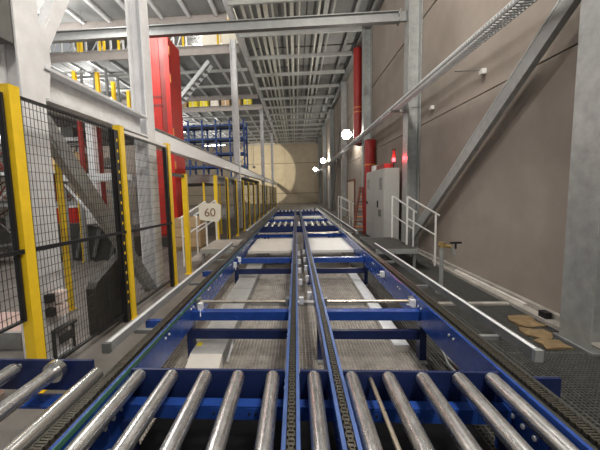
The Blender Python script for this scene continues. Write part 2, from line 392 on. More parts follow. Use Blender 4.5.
def chain(xc, y0, y1, parent, w=.034, z=ZT):
    b = MB(); y = y0; k = 0; pt = .0254 if w < .04 else .017
    while y < min(y1, 4.6):
        h = w/2 if k % 2 else w/2-.006
        b.box(xc-h, xc-h+.005, y, y+pt*1.3, z-.02, z).box(xc+h-.005, xc+h, y, y+pt*1.3, z-.02, z)
        b.box(xc-h+.005, xc+h-.005, y+pt*.15, y+pt*.8, z-.018, z-.003)
        y += pt; k += 1
    if y1 > 4.6: b.box(xc-w/2, xc+w/2, 4.6, y1, z-.02, z-.002)
    return part('chain', b, 'chain', parent, kind='stuff')
def rail(xc, w, y0, y1, zb, parent, inner, cx=0, cw=.034):
    """blue channel with a chain lying in its top groove"""
    b = MB().box(xc-w/2, xc+w/2, y0, y1, zb, ZT-.028)
    o = part('rail', b, 'blue', parent)
    lip = .018
    for sd in (-1, 1):
        e = sorted((xc+sd*w/2, xc+sd*(w/2-lip))); outer = w > .1 and sd == -inner
        part('rail_lip', MB().box(e[0], e[1], y0, y1, ZT-.028, ZT-.004), 'chain_bed' if outer else 'blue_wear' if w < .1 else 'blue', o)
    part('chain_bed', MB().box(xc-w/2+lip, xc+w/2-lip, y0, y1, ZT-.028, ZT-.024), 'chain_bed', o)
    chain(xc+cx, y0, y1, parent, cw)
    s = inner
    y = max(y0+.2, .5)
    bmesh_ = MB().tube((0, 0, 0), (.008*s, 0, 0), .011, 6).mesh('bolt', 'galv_light')
    while y < min(y1, 7.5):
        for dy in (0, .07) : inst('bolt', bmesh_, o, (xc+s*w/2, y+dy, ZT-.07))
        y += .62
    return o
YE = 20.4
frames = [3.0, 5.5, 8.6, 13.0, 15.8, 19.6]
def lane(label, xo, xi, so, wo):
    """chain conveyor: outer rail at xo, inner rail at xi"""
    t = thing('chain_conveyor', label, 'conveyor', ((xo+xi)/2, 10, 0))
    rail(xo, wo, .3, YE, .355, t, -so, cx=so*.018, cw=.058)
    rail(xi, .08, .3, YE, .43, t, so)
    a, b = (xo+wo/2, xi-.04) if so < 0 else (xi+.04, xo-wo/2)
    for y in frames:
        part('cross_beam', MB().box(a, b, y, y+.09, .41, .495), 'blue', t)
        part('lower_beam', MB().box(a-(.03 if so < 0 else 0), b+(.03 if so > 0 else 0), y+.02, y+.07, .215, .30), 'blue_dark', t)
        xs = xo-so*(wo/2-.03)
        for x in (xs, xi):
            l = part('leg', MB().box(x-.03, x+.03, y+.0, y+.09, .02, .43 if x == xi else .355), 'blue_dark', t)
            part('foot', MB().box(x-.03, x+.03, y-.05, y+.14, .0, .02).tube((x, y+.045, .02), (x, y+.045, .06), .03, 10), 'galv', l)
    for y in (3.12, 8.5):
        s = part('shaft', MB().tube((a, y+.06, .535), (b, y+.06, .535), .016, 12), 'shaft_steel', t)
        for x in (a+.02, b-.02): part('bearing', MB().box(x-.02, x+.02, y+.02, y+.10, .495, .575), 'galv_dark', s)
    return t
LL = lane('left chain conveyor lane with blue rails beside the yellow fence', -1.085, -.04, -1, .11)
RL = lane('right chain conveyor lane with blue rails beside the walkway', 1.205, .21, 1, .14)
# wear strip and side guide of the left lane, side guide of the right lane
part('wear_strip', MB().box(-1.03, -1.024, .3, YE, ZT-.03, ZT-.002), 'wear_strip', LL)
for x, lane_ in ((-1.03, LL), (1.135, RL)):
    sp = part('side_plate', MB().box(*sorted((x, x+(.012 if x < 0 else -.012))), .3, 1.82, .14, .50), 'blue', lane_)
    for yy in (1.52, 1.60, 1.68): part('bolt', MB().tube((x+(.012 if x < 0 else -.012), yy, .43), (x+(.02 if x < 0 else -.02), yy, .43), .013, 8), 'galv_light', sp)
part('guide_bar', MB().tube((-1.185, .3, .60), (-1.185, 1.74, .60), .042, 18), 'bright_steel', LL, 'bright half round steel guide bar')
def guide(parent, x, y0, y1, s, z0, z1):
    g = part('side_guide', MB().box(x-.012, x+.012, y0, y1, z0, z1).box(*sorted((x+s*.012, x+s*.034)), y0, y1, z1-.012, z1), 'galv' if s < 0 else 'galv_dark', parent)
    part('top_edge', MB().box(x-.013, x+.013, y0, y1, z1, z1+.006), 'galv_light', g)
    part('guide_end', MB().box(*sorted((x-s*.014, x+s*.036)), y0-.03, y0, z0-.005, z1+.003), 'panel_grey' if s < 0 else 'galv', g)
    y = y0+.35
    while y < y1:
        part('bracket', MB().box(min(x, x-s*.2), max(x, x-s*.23 if s > 0 else x+.14), y-.02, y+.02, z0-.03, z0), 'galv_dark', g); y += 1.3
guide(LL, -1.27, 2.02, 6.3, -1, .60, .66)
guide(LL, -1.27, 8.2, 20, -1, .60, .66)
guide(RL, 1.50, 2.08, 6.3, 1, .53, .60)
guide(RL, 1.50, 8.2, 20, 1, .53, .60)
for y in (2.6, 4.3):
    part('bracket_arm', MB().box(-1.30, -1.13, y, y+.05, .50, .57), 'blue', LL)
for y in (3.05, 4.9, 5.3):
    s_ = part('sensor', MB().box(-.985, -.94, y, y+.05, .48, .56).tube((-.96, y, .5), (-.93, y-.1, .47), .006, 6), 'galv_light', LL)
for y in (3.3, 4.0, 4.6, 5.2, 5.9):
    part('sensor', MB().box(.015, .06, y, y+.05, .46, .53), 'galv_light', LL)
    part('sensor', MB().box(.11, .155, y+.2, y+.26, .44, .52), 'galv_light', RL)
for y in (3.1, 4.2):
    part('sensor', MB().box(1.08, 1.13, y, y+.06, .50, .57).tube((1.1, y, .5), (1.02, y-.08, .56), .007, 6), 'galv_light', RL)

# roller section that leaves through the fence on the left
t = thing('roller_conveyor', 'short roller conveyor stub with flanged roller passing through the fence', 'conveyor', (-1.8, 1.2, 0))
roller('roller', -1.52, .3, 1.86, .56, .042, t, flange=True)
roller('roller', -1.80, .3, 1.86, .56, .042, t)
roller('roller', -2.06, .3, 1.86, .56, .042, t)
part('end_plate', MB().box(-2.16, -1.31, 1.89, 1.91, .40, .60), 'blue_dark', t)
part('support_angle', MB().box(-1.75, -1.28, 1.76, 1.89, .36, .375), 'blue', t)
for x in (-2.1, -1.36): part('leg', MB().box(x-.03, x+.03, 1.80, 1.86, 0, .36), 'blue_dark', t)

# crossing plates of the step-over and decks on either side
def plate(label, x0, x1, y0, y1, z, m, ribs):
    t = thing('crossing_plate', label, 'walkway plate', ((x0+x1)/2, (y0+y1)/2, z))
    part('sheet', MB().box(x0, x1, y0, y1, z-.03, z), m, t)
    part('front_lip', MB().box(x0, x1, y0-.012, y0, z-.05, z+.0), m, t)
    if ribs:
        x = x0+.03; rm = MB().box(0, .012, y0+.02, y1-.02, z, z+.008)
        me = rm.mesh('rib', m)
        while x < x1-.03: inst('rib', me, t, (x, 0, 0)); x += .045
    for x in ((x1-.02,) if x0 < 0 else (x0+.02,)):
        for y in (y0+.12, y1-.12): part('leg', MB().box(x-.02, x+.02, y-.02, y+.02, 0, z-.03), 'galv_dark', t)
    return t
plate('ribbed white crossing plate over the left conveyor lane', -.99, -.09, 6.45, 8.1, .455, 'cover_white', True)
plate('smooth white crossing plate over the right conveyor lane', .26, 1.13, 6.45, 8.1, .455, 'white', False)
plate('far white crossing plate over the left lane', -.99, -.09, 14.4, 15.4, .455, 'cover_white', False)
plate('far white crossing plate over the right lane', .26, 1.13, 14.4, 15.4, .455, 'cover_white', False)
def deck(label, x0, x1, m, y0=6.45, y1=8.1):
    t = thing('step_platform', label, 'platform', ((x0+x1)/2, (y0+y1)/2, 0))
    g = grating(x1-x0, y1-y0, m); inst('grating_panel', g, t, (x0, y0, .45))
    part('frame', MB().box(x0, x1, y0-.02, y0, .36, .455).box(x0, x1, y1, y1+.02, .36, .455), 'galv', t)
    for x in (x0+.05, x1-.05):
        for y in (y0+.05, y1-.05): part('leg', MB().box(x-.025, x+.025, y-.025, y+.025, 0, .42), 'galv_dark', t)
    s = 1 if x0 > 0 else -1; xe = x1 if s > 0 else x0
    st = inst('step_tread', grating(.28, y1-y0, m), t, (xe if s > 0 else xe-.28, y0, .22))
    return t
deck('dark grating step platform beside the right conveyor lane', 1.55, 2.36, 'grating_dark')
deck('light grating step platform beside the left conveyor lane', -2.06, -1.36, 'grating_light', 6.75)
def stair_rail(label, xa, xb, y, za, zb):
    t = thing('handrail', label, 'handrail', (xa, y, 0), 'white handrails of the step-overs')
    r = .021
    for x, z in ((xa, za), (xb, zb)): part('post', MB().tube((x, y, z if x in (2.30, -2.0) else 0), (x, y, z+1.0), r, 10), 'white', t)
    part('top_rail', MB().tube((xa, y, za+1.0), (xb+(xb-xa)*.12, y, zb+1.0-(za-zb)*.12), r, 10), 'white', t)
    part('middle_rail', MB().tube((xa, y, za+.55), (xb, y, zb+.55), r*.85, 10), 'white', t)
stair_rail('near white handrail on the right step platform', 2.30, 2.88, 6.9, .46, .10)
stair_rail('rear white handrail on the right step platform behind the near one', 2.30, 2.80, 7.95, .46, .10)
stair_rail('near white handrail left of the fence opening in front of the sign', -2.0, -2.55, 7.1, .455, .12)
stair_rail('rear white handrail left of the fence opening behind the sign', -2.0, -2.5, 8.0, .455, .12)
stair_rail('far white handrail by the far crossing plates on the right', 1.98, 2.5, 14.5, .35, .05)
stair_rail('second far white handrail behind the far crossing plates on the right', 1.98, 2.5, 15.4, .35, .05)
# sign 60
t = thing('number_sign', 'cream number sign with brown figures 60 on the left handrail', 'sign', (-1.9, 7.05, 1.03))
part('board', MB().prism([(-2.13, 1.06), (-1.72, 1.0), (-1.66, 1.08), (-1.64, 1.36), (-1.70, 1.41), (-2.10, 1.42), (-2.14, 1.38)], 'y', 7.04, 7.07), 'sign_cream', t)
fc = bpy.data.curves.new('figures', 'FONT'); fc.body = '60'; fc.size = .26; fc.extrude = .003; fc.align_x = 'CENTER'
fo = bpy.data.objects.new('tmp', fc); COL.objects.link(fo)
bpy.context.view_layer.update()
fm = bpy.data.meshes.new_from_object(fo.evaluated_get(bpy.context.evaluated_depsgraph_get())); bpy.data.objects.remove(fo)
fm.name = 'figures'; fm.materials.clear(); fm.materials.append(M['sign_ink'])
o = bpy.data.objects.new('figures', fm); COL.objects.link(o); o.parent = t; o.rotation_euler = (R(90), 0, 0); o.location = (0.01, -.014, .1)

# cable ducts on the floor
t = thing('cable_duct', 'wide steel cable duct lying under the left conveyor lane', 'cable duct', (-.91, 5, 0))
for i, (a, b) in enumerate(((2.85, 4.9), (4.92, 6.9), (6.92, 9.6))):
    part('cover', MB().box(-1.015, -.71, a, b, .135, .15), 'duct_steel', t)
part('body', MB().box(-1.005, -.72, 2.85, 9.6, .001, .135), 'galv', t)
part('end_cover', MB().prism([(2.85, .15), (2.85, 0.001), (2.6, .001), (2.6, .05)], 'x', -1.015, -.71), 'cover_white', t)
for y in (3.0, 3.2): part('sticker', MB().box(-1.005, -.955, y, y+.08, .15, .152), 'sticker', t)
part('cable', MB().path([(-.69, 2.95, .02), (-.66, 3.0, .12), (-.65, 3.1, .18), (-.67, 3.2, .1), (-.70, 3.25, .06)], .012), 'galv_light', t)
t = thing('cable_duct', 'narrow pale cable duct lying under the right conveyor lane', 'cable duct', (1.1, 5, 0))
part('body', MB().box(.965, 1.105, 3.2, 6.3, .001, .06), 'cover_white', t)
part('cover', MB().box(.96, 1.11, 3.2, 6.3, .06, .07), 'galv_light', t)
t = thing('cross_duct', 'thin pale duct crossing the floor under both lanes', 'cable duct', (0, 4.6, 0))
part('body', MB().box(-.70, .95, 4.55, 4.63, .001, .04), 'galv', t)
part('cover', MB().box(-.70, .95, 4.545, 4.635, .04, .046), 'galv_light', t)
t = thing('cable', 'grey cable curling down beside the right conveyor leg', 'cable', (1.32, 2.6, 0))
part('strand', MB().path([(1.29, 3.3, .45), (1.33, 3.1, .2), (1.35, 2.9, .04), (1.38, 2.6, .015), (1.5, 2.2, .015)], .014), 'galv_dark', t)
part('strand', MB().path([(1.29, 3.4, .45), (1.36, 3.2, .2), (1.40, 3.0, .04), (1.46, 2.7, .015), (1.6, 2.3, .015)], .012), 'galv_dark', t)
# water valve, wooden strip, debris on the walkway
t = thing('water_tap', 'standpipe with brass tap and black handle on the walkway', 'tap', (2.23, 5.1, 0))
part('pipe', MB().tube((2.23, 5.1, 0), (2.23, 5.1, .72), .032, 14), 'galv', t)
part('valve', MB().tube((2.23, 5.1, .72), (2.23, 5.1, .80), .045, 12).tube((2.18, 5.1, .76), (2.36, 5.08, .73), .025, 10), 'brass', t)
part('handle', MB().box(2.34, 2.50, 5.05, 5.09, .78, .805).tube((2.42, 5.07, .70), (2.42, 5.07, .78), .016, 8), 'black', t)
part('spout', MB().tube((2.36, 5.08, .73), (2.41, 5.07, .60), .02, 10), 'galv', t)
part('foot', MB().tube((2.23, 5.1, 0), (2.23, 5.1, .02), .08, 14), 'galv', t)
t = solo('floor_strip', MB().box(1.75, 2.90, 4.52, 4.60, .001, .03), 'kerb', 'pale flat strip lying across the dark walkway grating', 'strip')
t = solo('floor_strip', MB().box(3.0, 3.045, 4.4, 6.3, .036, .07), 'cover_white', 'short white batten lying on the kerb along the right wall', 'strip')
def scrap(label, cx, cy, z, rx, ry, seed):
    random.seed(seed); n = 11; pts = []
    for k in range(n):
        a = 2*math.pi*k/n; q = random.uniform(.55, 1.05); pts.append((cx+rx*q*1.25*math.cos(a), cy+ry*q*1.1*math.sin(a)))
    b = MB(); top = [(x, y, z+random.uniform(.006, .03)) for x, y in pts]; bot = [(x, y, z) for x, y in pts]
    c = (cx, cy, z+.03)
    b.add(top+bot+[c], [(i, (i+1) % n, 2*n) for i in range(n)]+[(n+i, n+(i+1) % n, (i+1) % n, i) for i in range(n)]+[tuple(range(2*n-1, n-1, -1))])
    solo('packing_scrap', b, 'board_brown', label, 'scrap', 'brown scraps by the right column')
scrap('brown scrap of packing beside the black box by the kerb', 2.72, 3.95, .001, .16, .24, 1)
scrap('brown scrap of packing in the middle of the little heap', 2.62, 3.62, .001, .13, .16, 2)
scrap('brown scrap of packing at the foot of the near right column', 2.58, 3.36, .001, .15, .13, 3)
t = thing('small_box', 'small black plastic box standing on the kerb by the right wall', 'box', (2.99, 4.0, .036))
part('body', MB().box(2.955, 3.03, 3.96, 4.07, .036, .10), 'black', t); part('lid', MB().box(2.95, 3.035, 3.955, 4.075, .10, .108), 'black', t)

# ================================================================== FENCES
def post(parent, y, ztop, x=-2.22, slots=True):
    p = part('post', MB().box(x-.045, x+.045, y-.05, y+.05, .012, ztop), 'yellow', parent)
    part('foot_plate', MB().box(x-.07, x+.07, y-.08, y+.08, .001, .012), 'yellow', p)
    part('cap', MB().box(x-.047, x+.047, y-.052, y+.052, ztop, ztop+.012), 'yellow', p)
    return p
def panel(parent, y0, y1, z0, z1, x=-2.225, pv=.04, ph=.075):
    f = part('mesh_panel', MB().box(x-.02, x+.02, y0, y0+.022, z0, z1).box(x-.02, x+.02, y1-.022, y1, z0, z1).box(x-.02, x+.02, y0+.022, y1-.022, z0, z0+.016).box(x-.02, x+.02, y0+.022, y1-.022, z1-.02, z1), 'black', parent)
    b = MB(); n = int((y1-y0)/pv); k = int((z1-z0)/ph)
    for i in range(1, n): yy = y0+i*(y1-y0)/n; b.box(x-.0018, x+.0018, yy-.0018, yy+.0018, z0, z1)
    for j in range(1, k): zz = z0+j*(z1-z0)/k; b.box(x-.0045, x-.0015, y0, y1, zz-.002, zz+.002)
    part('wire_mesh', b, 'wire', f, kind='stuff')
    return f
t = thing('safety_fence', 'near stretch of yellow post and black mesh safety fence on the left', 'fence', (-2.22, 3.5, 0))
for y in (2.5, 4.08, 5.63): post(t, y, 2.5)
panel(t, .95, 2.43, .64, 2.44); panel(t, 2.57, 3.91, .12, 2.46); panel(t, 4.15, 5.55, .12, 2.44, ph=.1)
part('middle_rail', MB().obox((-2.19, 1.0, 1.25), (-2.19, 5.6, 1.13), .02, .035), 'black', t)
part('black_post', MB().box(-2.25, -2.19, 3.92, 4.01, .01, 2.44), 'black', t)
cm = MB().box(0, .006, 0, .02, 0, .035).mesh('clip', 'yellow')
for k in range(17): inst('clip', cm, t, (-2.19, 3.955, .25+k*.128))
part('top_rail', MB().box(-2.24, -2.20, 4.13, 5.58, 2.44, 2.475), 'white', t)
post(t, 6.45, 2.02); part('gate_beam', MB().box(-2.24, -2.2, 5.72, 6.38, 1.96, 2.02), 'black', t)
part('black_post', MB().box(-2.25, -2.19, 5.50, 5.57, .01, 2.42), 'black', t)
t = thing('safety_fence', 'far stretch of yellow post safety fence beyond the step-over', 'fence', (-2.22, 16, 0))
fy = [9.0, 10.5, 12.1, 13.7, 15.3, 17.2, 19.4, 22, 25, 28.5, 32.5, 37]
for y in fy: post(t, y, 2.12)
for a, b in zip(fy[:-1], fy[1:]): panel(t, a+.07, b-.07, .12, 2.08, pv=.08, ph=.15)
# yellow guard rails deeper in the hall
def guard(label, pts, z, h):
    t = thing('guard_post', label, 'post', pts[0]+(0,))
    for x, y in pts:
        p = part('post', MB().box(x-.03, x+.03, y-.03, y+.03, z, z+h), 'yellow', t); part('foot_plate', MB().box(x-.05, x+.05, y-.05, y+.05, z, z+.012), 'yellow', p)
    return t
guard('tall yellow post just behind the near left column', [(-3.3, 4.4)], 0, 2.1)
t = thing('guard_post', 'broad yellow post at the left edge of the picture', 'post', (-2.92, 3.3, 0))
p = part('post', MB().box(-2.98, -2.86, 3.24, 3.36, .012, 1.98), 'yellow', t); part('foot_plate', MB().box(-2.99, -2.84, 3.22, 3.38, .001, .012), 'yellow', p)
guard('slender yellow post beside the dark brace in the hall', [(-5.3, 7.7)], 0, 1.75)
guard('yellow post standing in front of the red boxes in the hall', [(-6.6, 10.4)], 0, 1.7)
guard('yellow post behind the second fence post', [(-3.3, 5.9)], 0, 2.2)
guard('yellow post under the grey platform edge left of the sign', [(-4.2, 9.2)], 0, 2.0)
guard('yellow post under the grey platform edge above the sign', [(-3.1, 10.9)], 0, 2.0)
guard('yellow post behind the number sign to its right', [(-3.0, 12.8)], 0, 2.0)

# devices on the near column
for zz, lab in ((.66, 'upper of two pale sensors on the near left column'), (.52, 'lower of two pale sensors on the near left column')):
    t = thing('column_sensor', lab, 'sensor', (-2.44, 3.0, zz))
    part('body', MB().box(-2.42, -2.33, 2.97, 3.08, zz-.05, zz+.05), 'pink_lit_sensor', t); part('bracket', MB().box(-2.449, -2.38, 2.91, 2.97, zz-.04, zz+.04), 'black', t)
t = thing('bracket_frame', 'small dark green bracket frame at the foot of the near left column', 'bracket', (-2.4, 3.0, 0))
part('bar', MB().box(-2.44, -2.38, 2.95, 3.25, .30, .325), 'machine_dark', t)
for yy in (2.95, 3.23): part('leg', MB().box(-2.44, -2.415, yy, yy+.02, .026, .30), 'machine_dark', t)
part('plate', MB().box(-2.41, -2.39, 3.0, 3.2, .16, .24), 'machine_dark', t)
t = thing('terminal_box', 'dark grey box high on the near left column at the picture corner', 'box', (-2.6, 2.8, 3.0))
part('body', MB().box(-2.72, -2.47, 2.70, 2.885, 3.0, 3.7), 'panel_grey', t); part('cover', MB().box(-2.73, -2.46, 2.69, 2.70, 2.99, 3.71), 'dark_cover', t)
# dusty dark sheet standing behind the fence
t = thing('machine_guard', 'dark dusty sheet metal guard box behind the near fence mesh', 'guard box', (-2.5, 3.9, 0))
part('body', MB().prism([(3.56, 0.001), (4.35, .001), (4.35, .86), (4.2, .86), (3.62, .62), (3.56, .56)], 'x', -2.47, -2.36), 'dusty_panel', t)
part('rib', MB().box(-2.36, -2.352, 3.82, 3.87, .02, .66), 'machine_dark', t)
t = thing('plinth', 'pink light patch on the hall floor behind the fence, built as a low plinth', 'plinth', (-3.2, 3.4, 0))
part('slab', MB().box(-3.9, -3.0, 3.24, 3.9, .001, .16), 'pink_lit_patch', t); part('edge', MB().box(-3.9, -3.0, 3.2, 3.24, .001, .19), 'galv', t)  # floor patch of pink light, modelled as an added block
t = thing('plinth', 'pink light patch on the floor behind the yellow post at the left edge, built as a low plinth', 'plinth', (-3.2, 2.3, 0))
part('slab', MB().box(-3.6, -2.5, 2.05, 2.45, .001, .22), 'pink_lit_patch', t); part('edge', MB().box(-3.6, -2.5, 2.01, 2.05, .001, .25), 'galv', t)  # second patch of pink light, also an added block

# ================================================================== RIGHT WALL FITTINGS
t = thing('cable_tray', 'long wire cable tray on brackets along the right wall', 'cable tray', (2.55, 20, 3.6))
xa, xb, za = 2.42, 2.62, 3.60
part('side_rail', MB().box(xa, xa+.012, 3.0, 43, za, za+.03), 'galv_dark', t)
part('side_rail', MB().box(xa, xa+.006, 3.0, 43, za+.06, za+.072), 'galv_light', t)
b = MB(); y = 3.0
while y < 43: b.box(xa, xa+.006, y, y+.012, za+.03, za+.06); y += .06 if y < 12 else .25
part('side_wire', b, 'galv_light', t, kind='stuff')
part('side_rail', MB().box(xb-.012, xb, 3.0, 43, za, za+.07), 'galv', t)
b = MB(); y = 3.0
while y < 43: b.box(xa+.012, xb-.012, y, y+.028 if y < 12 else y+.1, za, za+.012); y += .06 if y < 12 else .25
part('rung', b, 'galv_light', t, kind='stuff')
part('cable', MB().tube((2.5, 3.0, za+.03), (2.5, 43, za+.03), .016, 8).tube((2.54, 3.0, za+.03), (2.54, 43, za+.03), .014, 8).tube((2.575, 3.0, za+.028), (2.575, 43, za+.028), .014, 8), 'black', t)
part('conduit', MB().box(2.635, 2.725, 3.0, 43, za+.14, za+.25), 'galv', t)
for y in cols_y:
    part('bracket', MB().box(2.40, 2.795, y-.03, y+.03, za-.05, za).box(2.74, 2.795, y-.03, y+.03, za, za+.3), 'galv', t)
for i, (y, z) in enumerate(((7.75, 3.42), (5.75, 3.5))):
    t = thing('wall_sensor', ('small white wall box below the cable tray', 'small white wall box at the end of a thin arm near the brace')[i], 'wall box', (3.08, y, z))
    part('box', MB().box(3.05, 3.118, y-.05, y+.05, z-.04, z+.04), 'white', t); part('conduit', MB().tube((2.65, y+.02, z+.03), (3.05, y+.02, z+.03), .008, 6), 'galv_dark', t)
# floodlights
for i, (x, y, z, lab) in enumerate(((2.62, 17.2, 4.42, 'nearest bright floodlight on the right wall beside the red pipe'), (2.62, 31.5, 4.4, 'middle of three bright floodlights far along the right wall'), (2.5, 42.0, 4.3, 'farthest of three bright floodlights near the end wall'))):
    t = thing('floodlight', lab, 'lamp', (x, y, z), 'floodlights on the right wall')
    part('housing', MB().tube((x, y+.04, z), (x, y+.16, z), .2, 20, .12), 'galv_dark', t)
    g = MB(); nr = 8; g_prev = None
    for k in range(nr):
        t0, t1 = math.pi*k/nr, math.pi*(k+1)/nr
        g.tube((x, y-.12-.2*math.cos(t0), z), (x, y-.12-.2*math.cos(t1), z), max(.001, .24*math.sin(t0)), 20, max(.001, .24*math.sin(t1)), False)
    part('globe', g, 'lamp_face', t)
    part('arm', MB().box(x+.1, 3.118, y+.03, y+.07, z-.03, z+.03), 'galv', t)
    s = bare('flood_lamp', (-.05, -.45, 0), (170, 150, 45)[i], (1, .95, .84), .2); s.parent = t
# red riser pipes
t = thing('riser_pipe', 'tall red riser pipe going up to the roof on the right wall', 'pipe', (2.925, 15.7, 3.9))
part('pipe', MB().tube((2.925, 15.7, 3.7), (2.925, 15.7, 7.97), .19, 22), 'red_pipe', t)
for z in (5.15, 5.35): part('coupling', MB().tube((2.925, 15.7, z), (2.925, 15.7, z+.05), .195, 22), 'orange', t)
part('clamp', MB().box(2.88, 3.118, 15.66, 15.74, 3.64, 3.7), 'galv', t)
t = thing('riser_pipe', 'lower red standing pipe behind the grey electrical cabinet', 'pipe', (2.89, 13.0, 0))
part('pipe', MB().tube((2.89, 13.0, .0), (2.89, 13.0, 3.52), .2, 22), 'red_pipe', t)
part('coupling', MB().tube((2.89, 13.0, 2.55), (2.89, 13.0, 2.60), .215, 22), 'orange', t)
# electrical cabinet with beacon
t = thing('electrical_cabinet', 'tall light grey electrical cabinet beside the right wall', 'cabinet', (2.6, 10.1, 0))
x0, x1, y0, y1, zt = 2.40, 2.78, 9.0, 11.25, 2.19
part('body', MB().box(x0, x1, y0, y1, .1, zt), 'cabinet_grey', t)
part('plinth', MB().box(x0+.03, x1, y0+.03, y1-.03, .001, .1), 'black', t)
d1 = part('door', MB().box(x0-.02, x0, y0+.02, (y0+y1)/2-.005, .14, zt-.03), 'cabinet_grey', t)
d2 = part('door', MB().box(x0-.02, x0, (y0+y1)/2+.005, y1-.02, .14, zt-.03), 'cabinet_grey', t)
for d, ya in ((d1, y0+.2), (d2, y1-.5)):
    v = part('vent', MB().box(x0-.028, x0-.02, ya, ya+.3, 1.62, 1.95), 'galv_dark', d)
part('handle', MB().box(x0-.05, x0-.02, y0+.62, y0+.68, 1.1, 1.3), 'black', d1)
part('switch_panel', MB().box(x0-.04, x0-.02, y0+.3, y0+.55, .86, 1.05), 'panel_grey', d1)
part('knob', MB().tube((x0-.06, y1-.2, 1.2), (x0-.02, y1-.2, 1.2), .05, 12), 'black', d2)
t = thing('junction_box', 'red box lying on top of the grey cabinet', 'box', (2.55, 9.6, zt))
part('body', MB().box(2.46, 2.7, 9.3, 10.2, zt+.001, zt+.12), 'red_dark', t); part('lid', MB().box(2.45, 2.71, 9.29, 10.21, zt+.12, zt+.14), 'red_dark', t)
t = thing('junction_box', 'small white box on the far end of the grey cabinet top', 'box', (2.52, 10.55, zt))
part('body', MB().box(2.44, 2.64, 10.4, 10.75, zt+.001, zt+.16), 'white', t); part('lid', MB().box(2.435, 2.645, 10.395, 10.755, zt+.16, zt+.175), 'white', t)
t = thing('beacon_light', 'glowing red signal beacon on top of the cabinet', 'signal light', (2.66, 9.12, zt))
part('pole', MB().tube((2.66, 9.12, zt), (2.66, 9.12, 2.36), .02, 10), 'black', t)
part('lens', MB().tube((2.66, 9.12, 2.36), (2.66, 9.12, 2.46), .04, 14), 'beacon', t)
part('upper_segment', MB().tube((2.66, 9.12, 2.46), (2.66, 9.12, 2.66), .04, 14), 'red_dark', t)
part('cap', MB().tube((2.66, 9.12, 2.66), (2.66, 9.12, 2.69), .046, 14), 'black', t)
pl = bpy.data.lights.new('beacon_glow', 'POINT'); pl.energy = 6; pl.color = (1, .06, .08); pl.shadow_soft_size = .05
po = bpy.data.objects.new('beacon_glow', pl); COL.objects.link(po); po.parent = t; po.location = (-.0, -.1, .25)
t = thing('spotlight', 'small spotlight on a drop rod near the end wall', 'lamp', (-4.6, 36.5, 4.4))
part('housing', MB().tube((-4.6, 36.3, 4.4), (-4.6, 36.55, 4.4), .12, 14, .16), 'galv_dark', t)
part('rod', MB().tube((-4.6, 36.4, 4.5), (-4.6, 36.4, 8.219), .02, 8), 'galv_dark', t)
# rust red perforated ladder
t = thing('rack_ladder', 'rust red perforated ladder frame leaning left of the cabinet', 'ladder', (2.3, 12.2, 0))
part('stile', MB().obox((2.05, 11.9, .001), (2.36, 12.2, 1.72), .07, .05), 'rust_red', t)
part('stile', MB().obox((2.45, 11.9, .001), (2.45, 12.2, 1.72), .07, .05), 'red_dark', t)
for k in range(9):
    f = .06+k*.105; part('rung', MB().tube((2.05+.31*f, 11.9+.3*f, 1.72*f), (2.45, 11.9+.3*f, 1.72*f), .02, 8), 'orange' if k % 2 else 'rust_red', t)
t = thing('standpipe', 'white drain pipe on the far right wall', 'pipe', (2.9, 29, 0))
part('pipe', MB().tube((2.95, 29, 0), (2.95, 29, 2.6), .1, 12), 'white', t); part('clamp', MB().box(2.93, 3.118, 28.97, 29.03, 1.9, 1.95), 'galv', t)

# ================================================================== THE HALL ON THE LEFT
# red mast of a stacker crane
t = thing('crane_mast', 'huge red steel mast standing in the hall on the left', 'mast', (-4.3, 10.4, 0))
part('mast', MB().box(-4.62, -3.86, 10.0, 11.3, .3, 6.4), 'red_dark', t)
part('front_plate', MB().box(-4.60, -4.02, 9.98, 10.0, .4, 6.4), 'red', t)
part('rail', MB().box(-3.86, -3.72, 9.98, 10.1, .3, 6.4), 'red', t)
part('side_cover', MB().box(-3.86, -3.80, 10.1, 11.2, .3, 6.4), 'red', t)
part('base', MB().box(-4.8, -3.6, 9.8, 11.5, .001, .3), 'machine_dark', t)
for z in (4.55, 4.3): part('band', MB().box(-4.61, -4.0, 9.965, 9.98, z, z+.06), 'red_dark', t)
for z in (2.4, 3.4, 5.0, 5.8): part('bolt_plate', MB().box(-3.72, -3.70, 10.0, 10.08, z, z+.25), 'orange', t)
# mezzanine decks
def mezz(label, x0, x1, y0, y1, z, th, jn, posts, legs=(), side=()):
    t = thing('mezzanine_deck', label, 'mezzanine', ((x0+x1)/2, (y0+y1)/2, z))
    part('deck_plate', MB().box(x0, x1, y0, y1, z+th-.04, z+th), 'roof_steel', t)
    part('front_beam', MB().hbeam(x0, x1, 'x', (y0-.05, z+th/2), .1, th, .025), 'roof_steel', t)
    part('rear_beam', MB().hbeam(x0, x1, 'x', (y1+.05, z+th/2), .1, th, .025), 'roof_steel', t)
    n = jn
    for k in range(n):
        x = x0+(k+.5)*(x1-x0)/n
        part('joist', MB().hbeam(y0, y1, 'y', (x, z+th/2-.03), .09, th-.08, .02), 'galv_light', t)
    for y in (y0+(y1-y0)/3, y0+2*(y1-y0)/3):
        part('cross_joist', MB().box(x0, x1, y-.04, y+.04, z-.02, z+.03), 'roof_steel', t)
    for x in posts: part('rail_post', MB().box(x-.045, x+.045, y0-.05, y0+.04, z+th, z+th+.75), 'yellow', t)
    if posts: part('guard_rail', MB().box(x0, x1, y0-.03, y0+.01, z+th+.70, z+th+.74), 'galv', t)
    for y in side: part('rail_post', MB().box(x1-.09, x1, y-.05, y+.05, z+th, z+th+.75), 'yellow', t)
    for x, y in legs: part('leg', MB().hbeam(0.0, z, 'z', (x, y), .2, .2, .02, 'h'), 'galv_column', t)
    return t
